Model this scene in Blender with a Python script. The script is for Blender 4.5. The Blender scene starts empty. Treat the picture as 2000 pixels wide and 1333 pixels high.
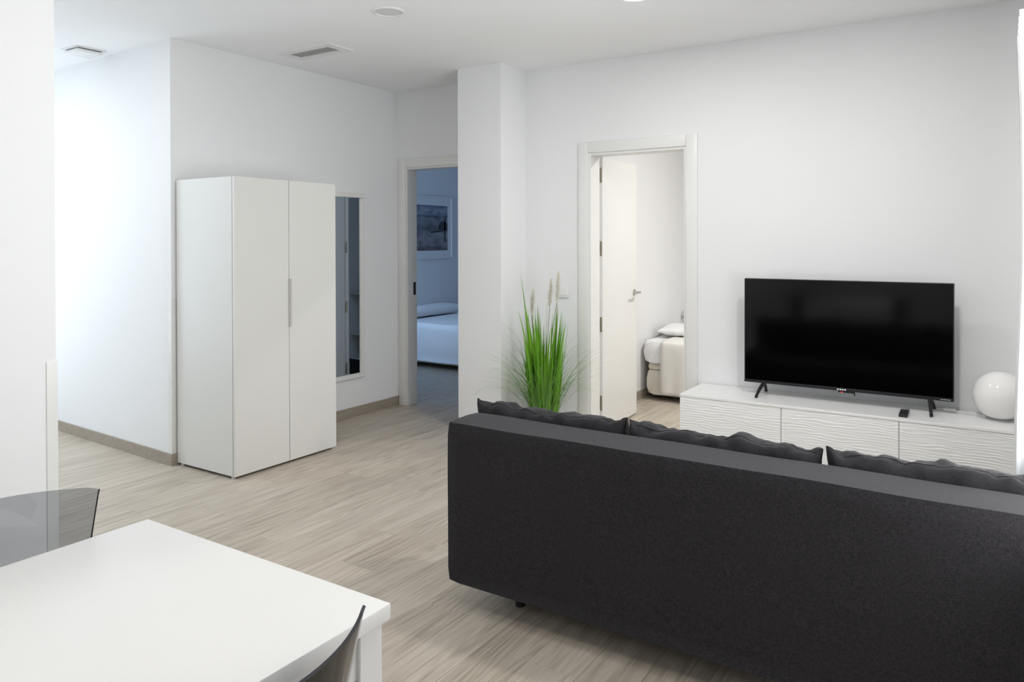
import bpy, bmesh, math, random
from mathutils import Vector, Matrix, noise

random.seed(7)
scene = bpy.context.scene
C = scene.collection
PI = math.pi

# ------------------------------------------------------------------ camera
F_PX, PP_SHIFT = 1471.15, 184.98          # focal length in px of a 2000 px wide frame, rise of the principal point
YAW, PITCH, ROLL = 0.575248, 0.0077051, -0.0018405
CAM = Vector((0.0, 0.0, 1.42))

def cam_axes():
    fwd = Vector((-math.sin(YAW), math.cos(YAW), 0)); right = Vector((math.cos(YAW), math.sin(YAW), 0)); up = Vector((0, 0, 1))
    f2 = fwd * math.cos(PITCH) - up * math.sin(PITCH); u2 = up * math.cos(PITCH) + fwd * math.sin(PITCH)
    r3 = right * math.cos(ROLL) + u2 * math.sin(ROLL); u3 = u2 * math.cos(ROLL) - right * math.sin(ROLL)
    return r3, u3, f2
R3, U3, F3 = cam_axes()
cd = bpy.data.cameras.new('camera'); cam = bpy.data.objects.new('camera', cd); C.objects.link(cam)
cd.sensor_fit = 'HORIZONTAL'; cd.sensor_width = 36.0; cd.lens = F_PX / 2000 * 36.0
cd.shift_y = -PP_SHIFT / 2000; cd.clip_start = 0.02
m = Matrix.Identity(4)
for i in range(3):
    m[i][0] = R3[i]; m[i][1] = U3[i]; m[i][2] = -F3[i]; m[i][3] = CAM[i]
cam.matrix_world = m
scene.camera = cam

def proj(p):
    v = Vector(p) - CAM
    d = v.dot(F3)
    if d < 0.05: return None
    return 1000 + F_PX * v.dot(R3) / d, 666.5 - PP_SHIFT - F_PX * v.dot(U3) / d

# ------------------------------------------------------------------ world, daylight, exposure
scene.view_settings.view_transform = 'Standard'; scene.view_settings.look = 'None'
scene.view_settings.gamma = 1.0; scene.view_settings.use_curve_mapping = False
scene.view_settings.exposure = 0.10
w = bpy.data.worlds.new('world'); scene.world = w; w.use_nodes = True
bg = w.node_tree.nodes['Background']; bg.inputs[0].default_value = (0.72, 0.85, 1.0, 1); bg.inputs[1].default_value = 1.2

def area(name, loc, direction, sx, sy, power, color=(1, 1, 1), parent=None, shape='RECTANGLE'):
    l = bpy.data.lights.new(name, 'AREA'); l.shape = shape; l.size = sx
    if shape == 'RECTANGLE': l.size_y = sy
    l.energy = power; l.color = color
    o = bpy.data.objects.new(name, l); C.objects.link(o)
    o.location = loc; o.rotation_euler = Vector(direction).to_track_quat('-Z', 'Y').to_euler()
    if parent:
        o.parent = parent; o.location = Vector(loc) - parent.location
    return o
DAY = (0.97, 0.985, 1.0)
area('window_daylight', (0.44, 2.75, 1.25), (-1, 0, 0.50), 1.9, 1.35, 56, DAY)
area('added_rear_daylight', (-1.05, -2.58, 1.70), (0, 1, 0.30), 1.9, 1.15, 11, DAY)  # added fill from behind the camera, paired with an unseen rear window
area('added_hallway_daylight', (-6.78, 2.0, 1.35), (1, 0.05, 0), 1.3, 2.0, 20, (0.76, 0.89, 1.0))  # added bluish fill for the hallway, paired with an unseen end window
area('added_bedroom_daylight', (-5.45, 4.99, 1.5), (0.10, 1, -0.22), 1.0, 1.1, 21.0, (0.42, 0.64, 1.0))  # added blue fill for the bed side, paired with an unseen window
P_DINING, P_LIVING, P_HALL, P_BED = 7.4, 9.2, 7.2, 36.0

# ------------------------------------------------------------------ materials
MATS = {}
def new_mat(name):
    mt = bpy.data.materials.new(name); mt.use_nodes = True
    nt = mt.node_tree; b = nt.nodes['Principled BSDF']
    return mt, nt, b

def pm(name, col, rough=0.5, metal=0.0, spec=0.5, nscale=0, nvar=0.0, bump=0.0, bscale=200.0, sheen=0.0, coat=0.0, emit=None, estr=0.0, stretch=None):
    """plain procedural material: a little colour noise and fine relief"""
    if name in MATS: return MATS[name]
    mt, nt, b = new_mat(name)
    b.inputs['Base Color'].default_value = (*col, 1); b.inputs['Roughness'].default_value = rough
    b.inputs['Metallic'].default_value = metal; b.inputs['Specular IOR Level'].default_value = spec
    if sheen: b.inputs['Sheen Weight'].default_value = sheen; b.inputs['Sheen Roughness'].default_value = 0.5
    if coat: b.inputs['Coat Weight'].default_value = coat; b.inputs['Coat Roughness'].default_value = 0.05
    tc = nt.nodes.new('ShaderNodeTexCoord')
    vec = tc.outputs['Object']
    if stretch:
        mp = nt.nodes.new('ShaderNodeMapping'); mp.inputs['Scale'].default_value = stretch
        nt.links.new(vec, mp.inputs['Vector']); vec = mp.outputs['Vector']
    if nvar:
        n = nt.nodes.new('ShaderNodeTexNoise'); n.inputs['Scale'].default_value = nscale; n.inputs['Detail'].default_value = 4
        nt.links.new(vec, n.inputs['Vector'])
        r = nt.nodes.new('ShaderNodeMix'); r.data_type = 'RGBA'
        r.inputs[6].default_value = (*[max(0, c * (1 - nvar)) for c in col], 1); r.inputs[7].default_value = (*[min(1, c * (1 + nvar)) for c in col], 1)
        nt.links.new(n.outputs['Fac'], r.inputs[0]); nt.links.new(r.outputs[2], b.inputs['Base Color'])
    if bump:
        n2 = nt.nodes.new('ShaderNodeTexNoise'); n2.inputs['Scale'].default_value = bscale; n2.inputs['Detail'].default_value = 3
        nt.links.new(vec, n2.inputs['Vector'])
        bp = nt.nodes.new('ShaderNodeBump'); bp.inputs['Strength'].default_value = bump; bp.inputs['Distance'].default_value = 0.002
        nt.links.new(n2.outputs['Fac'], bp.inputs['Height']); nt.links.new(bp.outputs['Normal'], b.inputs['Normal'])
    if emit:
        b.inputs['Emission Color'].default_value = (*emit, 1); b.inputs['Emission Strength'].default_value = estr
    MATS[name] = mt
    return mt

M_WALL = pm('wall_paint', (0.87, 0.87, 0.872), 0.75, spec=0.25, nscale=1.5, nvar=0.008, bump=0.08, bscale=140)
M_CEIL = pm('ceiling_paint', (0.955, 0.96, 0.965), 0.85, spec=0.2, nscale=1.0, nvar=0.006, bump=0.05, bscale=120)
M_LACQ = pm('white_door_lacquer', (0.84, 0.835, 0.81), 0.35, nscale=6, nvar=0.006)
M_WARD = pm('white_foil_furniture', (0.76, 0.755, 0.725), 0.32, nscale=5, nvar=0.005)
M_WARDI = pm('white_foil_cut_edge', (0.70, 0.69, 0.66), 0.5, nscale=5, nvar=0.01)
M_STAND = pm('white_gloss_furniture', (0.90, 0.895, 0.885), 0.28, nscale=6, nvar=0.005)
M_FRONT = pm('white_wavy_front', (0.91, 0.915, 0.90), 0.38, nscale=6, nvar=0.005)
M_TABLE = pm('white_table_laminate', (0.84, 0.835, 0.82), 0.36, nscale=8, nvar=0.006)
M_GUARD = pm('clear_corner_guard', (0.82, 0.82, 0.79), 0.22, nscale=6, nvar=0.006)
M_BLACK = pm('black_plastic', (0.012, 0.012, 0.013), 0.42, nscale=40, nvar=0.1)
M_BEZEL = pm('dark_bezel_metal', (0.022, 0.022, 0.026), 0.38, metal=0.3, nscale=40, nvar=0.1)
M_SCREEN = pm('tv_screen_glass', (0.001, 0.001, 0.0012), 0.10, spec=0.32, nscale=2, nvar=0.05)
M_STEEL = pm('brushed_steel', (0.55, 0.54, 0.50), 0.32, metal=1.0, nscale=120, nvar=0.08)
M_BRASS = pm('nickel_hinge', (0.42, 0.39, 0.31), 0.36, metal=1.0, nscale=80, nvar=0.08)
M_CHROME = pm('chrome_tube', (0.75, 0.75, 0.76), 0.12, metal=1.0, nscale=60, nvar=0.03)
M_DARK = pm('painted_dark_recess', (0.05, 0.05, 0.047), 0.8, nscale=30, nvar=0.1)
M_GRILLE = pm('grille_painted_metal', (0.80, 0.80, 0.77), 0.45, nscale=20, nvar=0.02)
M_LINEN = pm('white_bed_linen', (0.90, 0.90, 0.90), 0.9, spec=0.2, nscale=14, nvar=0.02, bump=0.25, bscale=60, sheen=0.1)
M_CREAM = pm('cream_bed_upholstery', (0.79, 0.75, 0.66), 0.8, spec=0.2, nscale=30, nvar=0.02, bump=0.2, bscale=240)
M_CREAM2 = pm('cream_throw_cloth', (0.87, 0.855, 0.81), 0.9, spec=0.2, nscale=30, nvar=0.02, bump=0.3, bscale=160, sheen=0.1)
M_CURT = pm('white_curtain_cloth', (0.80, 0.80, 0.80), 0.9, spec=0.15, nscale=20, nvar=0.015, bump=0.15, bscale=300)
M_WHITEP = pm('white_plastic', (0.86, 0.86, 0.85), 0.35, nscale=20, nvar=0.01)
M_GREYP = pm('light_grey_plastic', (0.55, 0.56, 0.56), 0.4, nscale=20, nvar=0.02)
M_GLOBE = pm('opal_glass', (0.92, 0.91, 0.885), 0.09, spec=0.5, nscale=4, nvar=0.008, coat=0.3)
M_POT = pm('white_ceramic_pot', (0.72, 0.72, 0.70), 0.3, nscale=10, nvar=0.01)
M_SOIL = pm('potting_moss', (0.06, 0.07, 0.03), 0.95, nscale=60, nvar=0.4, bump=0.6, bscale=90)
M_LED = pm('red_standby_led', (0.5, 0.02, 0.03), 0.4, nscale=10, nvar=0.02, emit=(1, 0.05, 0.06), estr=0.9)
M_MARK = pm('pale_logo_print', (0.75, 0.75, 0.75), 0.4, nscale=10, nvar=0.02)
M_CONCR = pm('wall_core', (0.7, 0.7, 0.7), 0.9, nscale=3, nvar=0.02)

def wood_mat(name, dark, mid, light, rough=0.42):
    mt, nt, b = new_mat(name)
    N, L = nt.nodes, nt.links
    tc = N.new('ShaderNodeTexCoord'); oi = N.new('ShaderNodeObjectInfo')
    mul = N.new('ShaderNodeMath'); mul.operation = 'MULTIPLY'; mul.inputs[1].default_value = 57.0; L.new(oi.outputs['Random'], mul.inputs[0])
    comb = N.new('ShaderNodeCombineXYZ'); L.new(mul.outputs[0], comb.inputs[0]); L.new(mul.outputs[0], comb.inputs[1]); L.new(mul.outputs[0], comb.inputs[2])
    add = N.new('ShaderNodeVectorMath'); add.operation = 'ADD'; L.new(tc.outputs['Object'], add.inputs[0]); L.new(comb.outputs[0], add.inputs[1])
    def noise_tex(sc, scale, detail, rgh=0.55, dist=0.0):
        mp = N.new('ShaderNodeMapping'); mp.inputs['Scale'].default_value = sc; L.new(add.outputs[0], mp.inputs['Vector'])
        n = N.new('ShaderNodeTexNoise'); n.inputs['Scale'].default_value = scale; n.inputs['Detail'].default_value = detail
        n.inputs['Roughness'].default_value = rgh; n.inputs['Distortion'].default_value = dist; L.new(mp.outputs[0], n.inputs['Vector'])
        return n.outputs['Fac']
    broad = noise_tex((1.0, 0.045, 1), 26.0, 3, 0.5)
    fine = noise_tex((1.0, 0.030, 1), 115.0, 5, 0.72)
    ring = noise_tex((1.0, 0.085, 1), 4.6, 2, 0.5, 0.15)
    rm = N.new('ShaderNodeMath'); rm.operation = 'MULTIPLY'; rm.inputs[1].default_value = 150.0; L.new(ring, rm.inputs[0])
    sn = N.new('ShaderNodeMath'); sn.operation = 'SINE'; L.new(rm.outputs[0], sn.inputs[0])
    sm = N.new('ShaderNodeMath'); sm.operation = 'MULTIPLY'; sm.inputs[1].default_value = 0.045; L.new(sn.outputs[0], sm.inputs[0])
    a1 = N.new('ShaderNodeMath'); a1.operation = 'MULTIPLY_ADD'; a1.inputs[1].default_value = 0.62; L.new(fine, a1.inputs[0])
    bm_ = N.new('ShaderNodeMath'); bm_.operation = 'MULTIPLY'; bm_.inputs[1].default_value = 0.38; L.new(broad, bm_.inputs[0]); L.new(bm_.outputs[0], a1.inputs[2])
    a2 = N.new('ShaderNodeMath'); a2.operation = 'ADD'; L.new(a1.outputs[0], a2.inputs[0]); L.new(sm.outputs[0], a2.inputs[1])
    rv = N.new('ShaderNodeMath'); rv.operation = 'MULTIPLY_ADD'; rv.inputs[1].default_value = 0.09; rv.inputs[2].default_value = -0.045; L.new(oi.outputs['Random'], rv.inputs[0])
    a3 = N.new('ShaderNodeMath'); a3.operation = 'ADD'; L.new(a2.outputs[0], a3.inputs[0]); L.new(rv.outputs[0], a3.inputs[1])
    cr = N.new('ShaderNodeValToRGB'); cr.color_ramp.elements[0].position = 0.27; cr.color_ramp.elements[0].color = (*dark, 1)
    cr.color_ramp.elements[1].position = 0.72; cr.color_ramp.elements[1].color = (*light, 1)
    e = cr.color_ramp.elements.new(0.49); e.color = (*mid, 1)
    L.new(a3.outputs[0], cr.inputs[0]); L.new(cr.outputs[0], b.inputs['Base Color'])
    b.inputs['Roughness'].default_value = rough; b.inputs['Specular IOR Level'].default_value = 0.35
    bp = N.new('ShaderNodeBump'); bp.inputs['Strength'].default_value = 0.12; bp.inputs['Distance'].default_value = 0.001
    L.new(a2.outputs[0], bp.inputs['Height']); L.new(bp.outputs['Normal'], b.inputs['Normal'])
    return mt
M_FLOOR = wood_mat('greyed_oak_floor', (0.30, 0.250, 0.196), (0.505, 0.440, 0.362), (0.65, 0.585, 0.50), 0.42)
M_BASE = wood_mat('oak_baseboard', (0.27, 0.23, 0.185), (0.36, 0.31, 0.255), (0.43, 0.38, 0.32), 0.45)

def fabric(name, col, var=0.25, scale=420.0, rough=0.95):
    mt, nt, b = new_mat(name); N, L = nt.nodes, nt.links
    tc = N.new('ShaderNodeTexCoord')
    def nz(sc, s, d):
        mp = N.new('ShaderNodeMapping'); mp.inputs['Scale'].default_value = sc; L.new(tc.outputs['Object'], mp.inputs['Vector'])
        n = N.new('ShaderNodeTexNoise'); n.inputs['Scale'].default_value = s; n.inputs['Detail'].default_value = d; L.new(mp.outputs[0], n.inputs['Vector']); return n.outputs['Fac']
    h = nz((0.25, 1, 1.0), scale, 2); v = nz((1.0, 1, 0.25), scale, 2)
    ad = N.new('ShaderNodeMath'); ad.operation = 'ADD'; L.new(h, ad.inputs[0]); L.new(v, ad.inputs[1])
    hf = N.new('ShaderNodeMath'); hf.operation = 'MULTIPLY'; hf.inputs[1].default_value = 0.5; L.new(ad.outputs[0], hf.inputs[0])
    cr = N.new('ShaderNodeValToRGB'); cr.color_ramp.elements[0].position = 0.36; cr.color_ramp.elements[1].position = 0.66
    cr.color_ramp.elements[0].color = (*[c * (1 - var) for c in col], 1); cr.color_ramp.elements[1].color = (*[c * (1 + var * 1.3) for c in col], 1)
    L.new(hf.outputs[0], cr.inputs[0]); L.new(cr.outputs[0], b.inputs['Base Color'])
    b.inputs['Roughness'].default_value = rough; b.inputs['Specular IOR Level'].default_value = 0.15
    b.inputs['Sheen Weight'].default_value = 0.10; b.inputs['Sheen Roughness'].default_value = 0.4
    bp = N.new('ShaderNodeBump'); bp.inputs['Strength'].default_value = 0.35; bp.inputs['Distance'].default_value = 0.001
    L.new(hf.outputs[0], bp.inputs['Height']); L.new(bp.outputs['Normal'], b.inputs['Normal'])
    return mt
M_SOFA = fabric('charcoal_weave', (0.026, 0.024, 0.026), 0.35)
M_CUSH = fabric('charcoal_cushion_weave', (0.023, 0.0215, 0.0235), 0.3, 500)
M_SEAM = fabric('charcoal_seam', (0.014, 0.013, 0.015), 0.2)

def tinted_clear(name, tint, gloss_col=(1, 1, 1), rough=0.03, ior=1.5):
    mt = bpy.data.materials.new(name); mt.use_nodes = True; nt = mt.node_tree; N, L = nt.nodes, nt.links
    for n in list(N): N.remove(n)
    out = N.new('ShaderNodeOutputMaterial'); tr = N.new('ShaderNodeBsdfTransparent'); gl = N.new('ShaderNodeBsdfGlossy')
    nz = N.new('ShaderNodeTexNoise'); nz.inputs['Scale'].default_value = 3.0
    mx = N.new('ShaderNodeMix'); mx.data_type = 'RGBA'; mx.inputs[6].default_value = (*[t * 0.985 for t in tint], 1); mx.inputs[7].default_value = (*tint, 1)
    L.new(nz.outputs['Fac'], mx.inputs[0]); L.new(mx.outputs[2], tr.inputs['Color'])
    gl.inputs['Roughness'].default_value = rough; gl.inputs['Color'].default_value = (*gloss_col, 1)
    fr = N.new('ShaderNodeFresnel'); fr.inputs['IOR'].default_value = ior
    ms = N.new('ShaderNodeMixShader'); L.new(fr.outputs[0], ms.inputs[0]); L.new(tr.outputs[0], ms.inputs[1]); L.new(gl.outputs[0], ms.inputs[2])
    L.new(ms.outputs[0], out.inputs['Surface'])
    return mt
M_SMOKE = tinted_clear('smoked_polycarbonate', (0.70, 0.712, 0.725))
M_SMOKE_EDGE = pm('smoked_polycarbonate_edge', (0.018, 0.018, 0.024), 0.15, nscale=40, nvar=0.1)
M_PANE = tinted_clear('window_pane', (0.96, 0.97, 0.97))
M_MIRROR = pm('mirror_silver', (0.86, 0.88, 0.88), 0.0, metal=1.0, nscale=2, nvar=0.002)

def leaf_mat(name, lo, hi):
    mt, nt, b = new_mat(name); N, L = nt.nodes, nt.links
    oi = N.new('ShaderNodeObjectInfo'); tc = N.new('ShaderNodeTexCoord')
    n = N.new('ShaderNodeTexNoise'); n.inputs['Scale'].default_value = 7.0; L.new(tc.outputs['Object'], n.inputs['Vector'])
    ad = N.new('ShaderNodeMath'); ad.operation = 'ADD'; L.new(oi.outputs['Random'], ad.inputs[0]); L.new(n.outputs['Fac'], ad.inputs[1])
    hf = N.new('ShaderNodeMath'); hf.operation = 'MULTIPLY'; hf.inputs[1].default_value = 0.5; L.new(ad.outputs[0], hf.inputs[0])
    mx = N.new('ShaderNodeMix'); mx.data_type = 'RGBA'; mx.inputs[6].default_value = (*lo, 1); mx.inputs[7].default_value = (*hi, 1)
    L.new(hf.outputs[0], mx.inputs[0]); L.new(mx.outputs[2], b.inputs['Base Color'])
    b.inputs['Roughness'].default_value = 0.45; b.inputs['Specular IOR Level'].default_value = 0.3
    return mt
M_BLADE = leaf_mat('grass_blade', (0.045, 0.19, 0.006), (0.24, 0.52, 0.03))
M_FINE = leaf_mat('fine_grass', (0.08, 0.22, 0.04), (0.20, 0.40, 0.09))
M_PLUME = pm('cream_plume', (0.95, 0.93, 0.84), 0.9, nscale=50, nvar=0.04)

# ------------------------------------------------------------------ helpers
def box(bm, x0, x1, y0, y1, z0, z1, bevel=0.0, seg=2):
    vs = [bm.verts.new(p) for p in ((x0, y0, z0), (x1, y0, z0), (x1, y1, z0), (x0, y1, z0), (x0, y0, z1), (x1, y0, z1), (x1, y1, z1), (x0, y1, z1))]
    fs = [bm.faces.new([vs[i] for i in f]) for f in ((3, 2, 1, 0), (4, 5, 6, 7), (0, 1, 5, 4), (1, 2, 6, 5), (2, 3, 7, 6), (3, 0, 4, 7))]
    if bevel:
        es = list({e for f in fs for e in f.edges})
        bmesh.ops.bevel(bm, geom=es, offset=bevel, segments=seg, profile=0.5, affect='EDGES')
def prism(bm, pts, z0, z1):
    lo = [bm.verts.new((x, y, z0)) for x, y in pts]; hi = [bm.verts.new((x, y, z1)) for x, y in pts]; n = len(pts)
    bm.faces.new(lo[::-1]); bm.faces.new(hi)
    for i in range(n): bm.faces.new((lo[i], lo[(i + 1) % n], hi[(i + 1) % n], hi[i]))
def lathe(bm, prof, seg=32, c=(0, 0, 0)):
    rings = []
    for r, z in prof:
        if r < 1e-6: rings.append([bm.verts.new((c[0], c[1], c[2] + z))])
        else: rings.append([bm.verts.new((c[0] + r * math.cos(2 * PI * i / seg), c[1] + r * math.sin(2 * PI * i / seg), c[2] + z)) for i in range(seg)])
    for a, b in zip(rings, rings[1:]):
        for i in range(seg):
            j = (i + 1) % seg
            if len(a) == 1 and len(b) == 1: continue
            if len(a) == 1: bm.faces.new((a[0], b[j], b[i]))
            elif len(b) == 1: bm.faces.new((a[i], a[j], b[0]))
            else: bm.faces.new((a[i], a[j], b[j], b[i]))
def tube(bm, pts, r, seg=10, cap=True):
    pts = [Vector(p) for p in pts]; rings = []; prev = None
    for i, p in enumerate(pts):
        t = (pts[min(i + 1, len(pts) - 1)] - pts[max(i - 1, 0)]).normalized()
        if prev is None:
            a = Vector((0, 0, 1)) if abs(t.z) < 0.9 else Vector((1, 0, 0)); n = (a - t * a.dot(t)).normalized()
        else: n = (prev - t * prev.dot(t)).normalized()
        prev = n; b = t.cross(n); rr = r[i] if isinstance(r, (list, tuple)) else r
        rings.append([bm.verts.new(p + (n * math.cos(2 * PI * k / seg) + b * math.sin(2 * PI * k / seg)) * rr) for k in range(seg)])
    for a, b in zip(rings, rings[1:]):
        for k in range(seg): bm.faces.new((a[k], a[(k + 1) % seg], b[(k + 1) % seg], b[k]))
    if cap: bm.faces.new(rings[0][::-1]); bm.faces.new(rings[-1])
def smooth_path(pts, n=8):
    pts = [Vector(p) for p in pts]; out = []
    for i in range(len(pts) - 1):
        p0, p1, p2, p3 = pts[max(i - 1, 0)], pts[i], pts[i + 1], pts[min(i + 2, len(pts) - 1)]
        for k in range(n):
            t = k / n
            out.append(0.5 * ((2 * p1) + (p2 - p0) * t + (2 * p0 - 5 * p1 + 4 * p2 - p3) * t * t + (3 * p1 - p0 - 3 * p2 + p3) * t ** 3))
    out.append(pts[-1]); return out

def link(name, bm, mats, parent=None, smooth=False, world=True, autosmooth=False):
    """links ONE mesh object; coordinates are world ones and are moved under an unrotated parent"""
    bmesh.ops.recalc_face_normals(bm, faces=bm.faces[:])
    me = bpy.data.meshes.new(name)
    if parent and world:
        loc = Vector((0, 0, 0)); q = parent
        while q: loc += q.location; q = q.parent
        bmesh.ops.translate(bm, verts=bm.verts[:], vec=-loc)
    bm.to_mesh(me); bm.free()
    if not isinstance(mats, (list, tuple)): mats = [mats]
    for mt in mats: me.materials.append(mt)
    if smooth:
        for p in me.polygons: p.use_smooth = True
    o = bpy.data.objects.new(name, me); C.objects.link(o)
    if autosmooth:
        for p in me.polygons: p.use_smooth = True
        me.set_sharp_from_angle(angle=math.radians(40))
    if parent: o.parent = parent
    return o
def bx(name, dims, mat, parent=None, bevel=0.0, seg=2):
    bm = bmesh.new(); box(bm, *dims, bevel=bevel, seg=seg); return link(name, bm, mat, parent, autosmooth=bool(bevel))
def tag(o, label, cat, group=None, kind=None):
    o['label'] = label; o['category'] = cat
    if group: o['group'] = group
    if kind: o['kind'] = kind
    return o
def thing(name, label, cat, loc=(0, 0, 0), rotz=0.0, group=None, kind=None):
    o = bpy.data.objects.new(name, None); C.objects.link(o); o.empty_display_size = 0.1
    o.location = loc; o.rotation_euler = (0, 0, rotz)
    return tag(o, label, cat, group, kind)
def rebase(o):
    """move a top-level mesh object's origin to the middle of its base"""
    me = o.data; xs = [v.co for v in me.vertices]
    c = Vector(((min(v.x for v in xs) + max(v.x for v in xs)) / 2, (min(v.y for v in xs) + max(v.y for v in xs)) / 2, min(v.z for v in xs)))
    me.transform(Matrix.Translation(-c)); o.location = c; return o
def struct(name, boxes, mat, label, cat='wall'):
    bm = bmesh.new()
    for b in boxes: box(bm, *b)
    return tag(link(name, bm, mat), label, cat, kind='structure')

# ------------------------------------------------------------------ the setting
CEIL = 2.70
TVY, TVW = 4.845, 4.985            # wall with the television: room face, bedroom face
D1Y, D1W = 4.94, 5.06              # wall with the dark bedroom's doorway
WX = -4.388                        # wall behind the wardrobe
RX = 0.30                          # window wall
FARY = 8.6
BEDX = -6.08                       # head wall of the blue bedroom
B2X = -2.71                        # side wall of the cream bedroom

floor = struct('floor', [(-6.9, 0.45, -2.7, 8.75, -0.06, -0.008)], M_FLOOR, 'pale greyed oak plank floor running through all the rooms', 'floor')
ceiling = struct('ceiling', [(-6.9, 0.45, -2.7, 8.75, CEIL, CEIL + 0.1)], M_CEIL, 'plain matt white ceiling with round and rectangular fittings', 'ceiling')

# floor planks, laid along the Y axis
PW, PL = 0.185, 1.22
bm = bmesh.new(); box(bm, -PW / 2 + 0.0004, PW / 2 - 0.0004, -PL / 2 + 0.0004, PL / 2 - 0.0004, -0.008, 0.0)
es = [e for e in bm.edges if all(v.co.z > -0.001 for v in e.verts)]
bmesh.ops.bevel(bm, geom=es, offset=0.0005, segments=1, affect='EDGES')
bmesh.ops.recalc_face_normals(bm, faces=bm.faces[:])
plank_me = bpy.data.meshes.new('plank'); bm.to_mesh(plank_me); bm.free(); plank_me.materials.append(M_FLOOR)
cands = []
row = 0; x = -6.7
while x < 0.25:
    off = (row * 0.437) % PL + random.uniform(-0.08, 0.08)
    y = 0.2 - off
    while y < 7.6:
        cx, cy = x + PW / 2, y + PL / 2
        best = None
        for fx in (-0.5, 0.5):
            for fy in (-0.5, -0.25, 0, 0.25, 0.5):
                q = proj((cx + fx * PW, cy + fy * PL, 0))
                if q and -160 < q[0] < 2060 and q[1] < 1460:
                    best = 1
        inside = (cy - PL / 2 < D1Y) or (cx > -6.1 and cy > 4.8)
        if cx < -4.5 and 3.6 < cy < 4.4: inside = False
        if cx < -2.6 and cy < 1.0: inside = False
        if cy > 5.7 and -3.45 < cx < -2.75: inside = False
        if cy > 6.3 and cx > -1.9: inside = False
        if cx > -1.6 and cy > 2.9: inside = False      # wholly behind the sofa
        if best and inside: cands.append((cx, cy))
        y += PL
    x += PW; row += 1
cands.sort(key=lambda c: (c[0] ** 2 + c[1] ** 2))
for cx, cy in cands[:298]:
    o = bpy.data.objects.new('plank', plank_me); C.objects.link(o); o.parent = floor; o.location = (cx, cy, 0)

# walls
struct('wall_back', [(-3.02, -2.487, TVY, TVW, 0, CEIL), (-1.745, RX, TVY, TVW, 0, CEIL), (-2.487, -1.745, TVY, TVW, 2.065, CEIL)], M_WALL, 'white wall behind the television with an open bedroom doorway')
struct('wall_pillar', [(-3.405, -3.02, 4.51, D1W, 0, CEIL)], M_WALL, 'white square pillar standing between the two bedroom doorways', 'pillar')
struct('wall_passage', [(-6.2, -6.0, D1Y, D1W, 0, CEIL), (-4.9, -4.31, D1Y, D1W, 0, CEIL), (-6.0, -4.9, D1Y, D1W, 0, 0.9), (-6.0, -4.9, D1Y, D1W, 2.1, CEIL), (-3.565, -3.405, D1Y, D1W, 0, CEIL), (-4.31, -3.565, D1Y, D1W, 2.065, CEIL)], M_WALL, 'short white wall holding the doorway of the dim blue bedroom')
struct('wall_left', [(WX - 0.1, WX, 2.815, D1Y, 0, CEIL)], M_WALL, 'white wall behind the wardrobe and the tall mirror')
bm = bmesh.new(); prism(bm, [(WX - 0.1, 2.8195), (-6.8, 2.93), (-6.8, 3.04), (WX - 0.1, 2.93)], 0, CEIL)
tag(link('wall_hallway', bm, M_WALL), 'brightly lit white hallway wall left of the wardrobe', 'wall', kind='structure')
struct('wall_foreground', [(-2.50, -2.39, -2.6, 1.156, 0, CEIL)], M_WALL, 'warm white wall at the left edge beside the dining table')
struct('wall_hallway_near', [(-6.8, -2.50, 1.046, 1.156, 0, CEIL)], M_WALL, 'near side wall of the hallway hidden behind the dining corner')
struct('wall_hallway_end', [(-6.9, -6.8, 1.046, 1.30, 0, CEIL), (-6.9, -6.8, 2.70, 3.04, 0, CEIL), (-6.9, -6.8, 1.30, 2.70, 0, 0.30), (-6.9, -6.8, 1.30, 2.70, 2.40, CEIL)], M_WALL, 'end wall of the hallway with an added tall window opening')
struct('wall_front', [(-2.50, -2.05, -2.7, -2.6, 0, CEIL), (-0.05, RX, -2.7, -2.6, 0, CEIL), (-2.05, -0.05, -2.7, -2.6, 0, 1.08), (-2.05, -0.05, -2.7, -2.6, 2.32, CEIL)], M_WALL, 'wall behind the photographer with an added high wide window opening')
struct('wall_right', [(RX, RX + 0.12, -2.7, 2.0, 0, CEIL), (RX, RX + 0.12, 3.5, FARY, 0, CEIL), (RX, RX + 0.12, 2.0, 3.5, 2.25, CEIL), (RX, RX + 0.12, 2.0, 3.5, 0, 0.25)], M_WALL, 'window wall to the right behind the white curtain')
struct('wall_bedroom_head', [(BEDX - 0.1, BEDX, D1W, FARY, 0, CEIL)], M_WALL, 'wall above the bed in the dim blue bedroom')
struct('wall_bedroom_far', [(BEDX - 0.1, RX, FARY, FARY + 0.1, 0, CEIL)], M_WALL, 'far wall of the two bedrooms')
struct('wall_bedroom_partition', [(B2X - 0.2, B2X, TVW, FARY, 0, CEIL)], M_WALL, 'partition between the two bedrooms behind the white door leaf')

# baseboards
def baseboard(name, pts, label, h=0.075, t=0.012):
    """pts: (x,y) run of the wall line, offset to the left of the direction by t"""
    bm = bmesh.new(); P = [Vector((p[0], p[1], 0)) for p in pts]
    for a, b in zip(P, P[1:]):
        d = (b - a).normalized(); n = Vector((-d.y, d.x, 0)) * t
        prism(bm, [(a.x, a.y), (b.x, b.y), (b.x + n.x, b.y + n.y), (a.x + n.x, a.y + n.y)], 0, h)
    return tag(link(name, bm, M_BASE), label, 'baseboard', kind='structure')
baseboard('baseboard_hallway', [(-6.8, 2.93), (WX - 0.1, 2.8195), (WX + 0.012, 2.8145)][::-1], 'grey-brown wooden baseboard along the hallway wall')
baseboard('baseboard_left', [(WX, D1Y), (WX, 2.815)], 'brown wooden baseboard behind the wardrobe and under the mirror')
baseboard('baseboard_pillar', [(-3.02, TVY), (-3.02, 4.51), (-3.405, 4.51)], 'wooden baseboard around the foot of the pillar')
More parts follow.
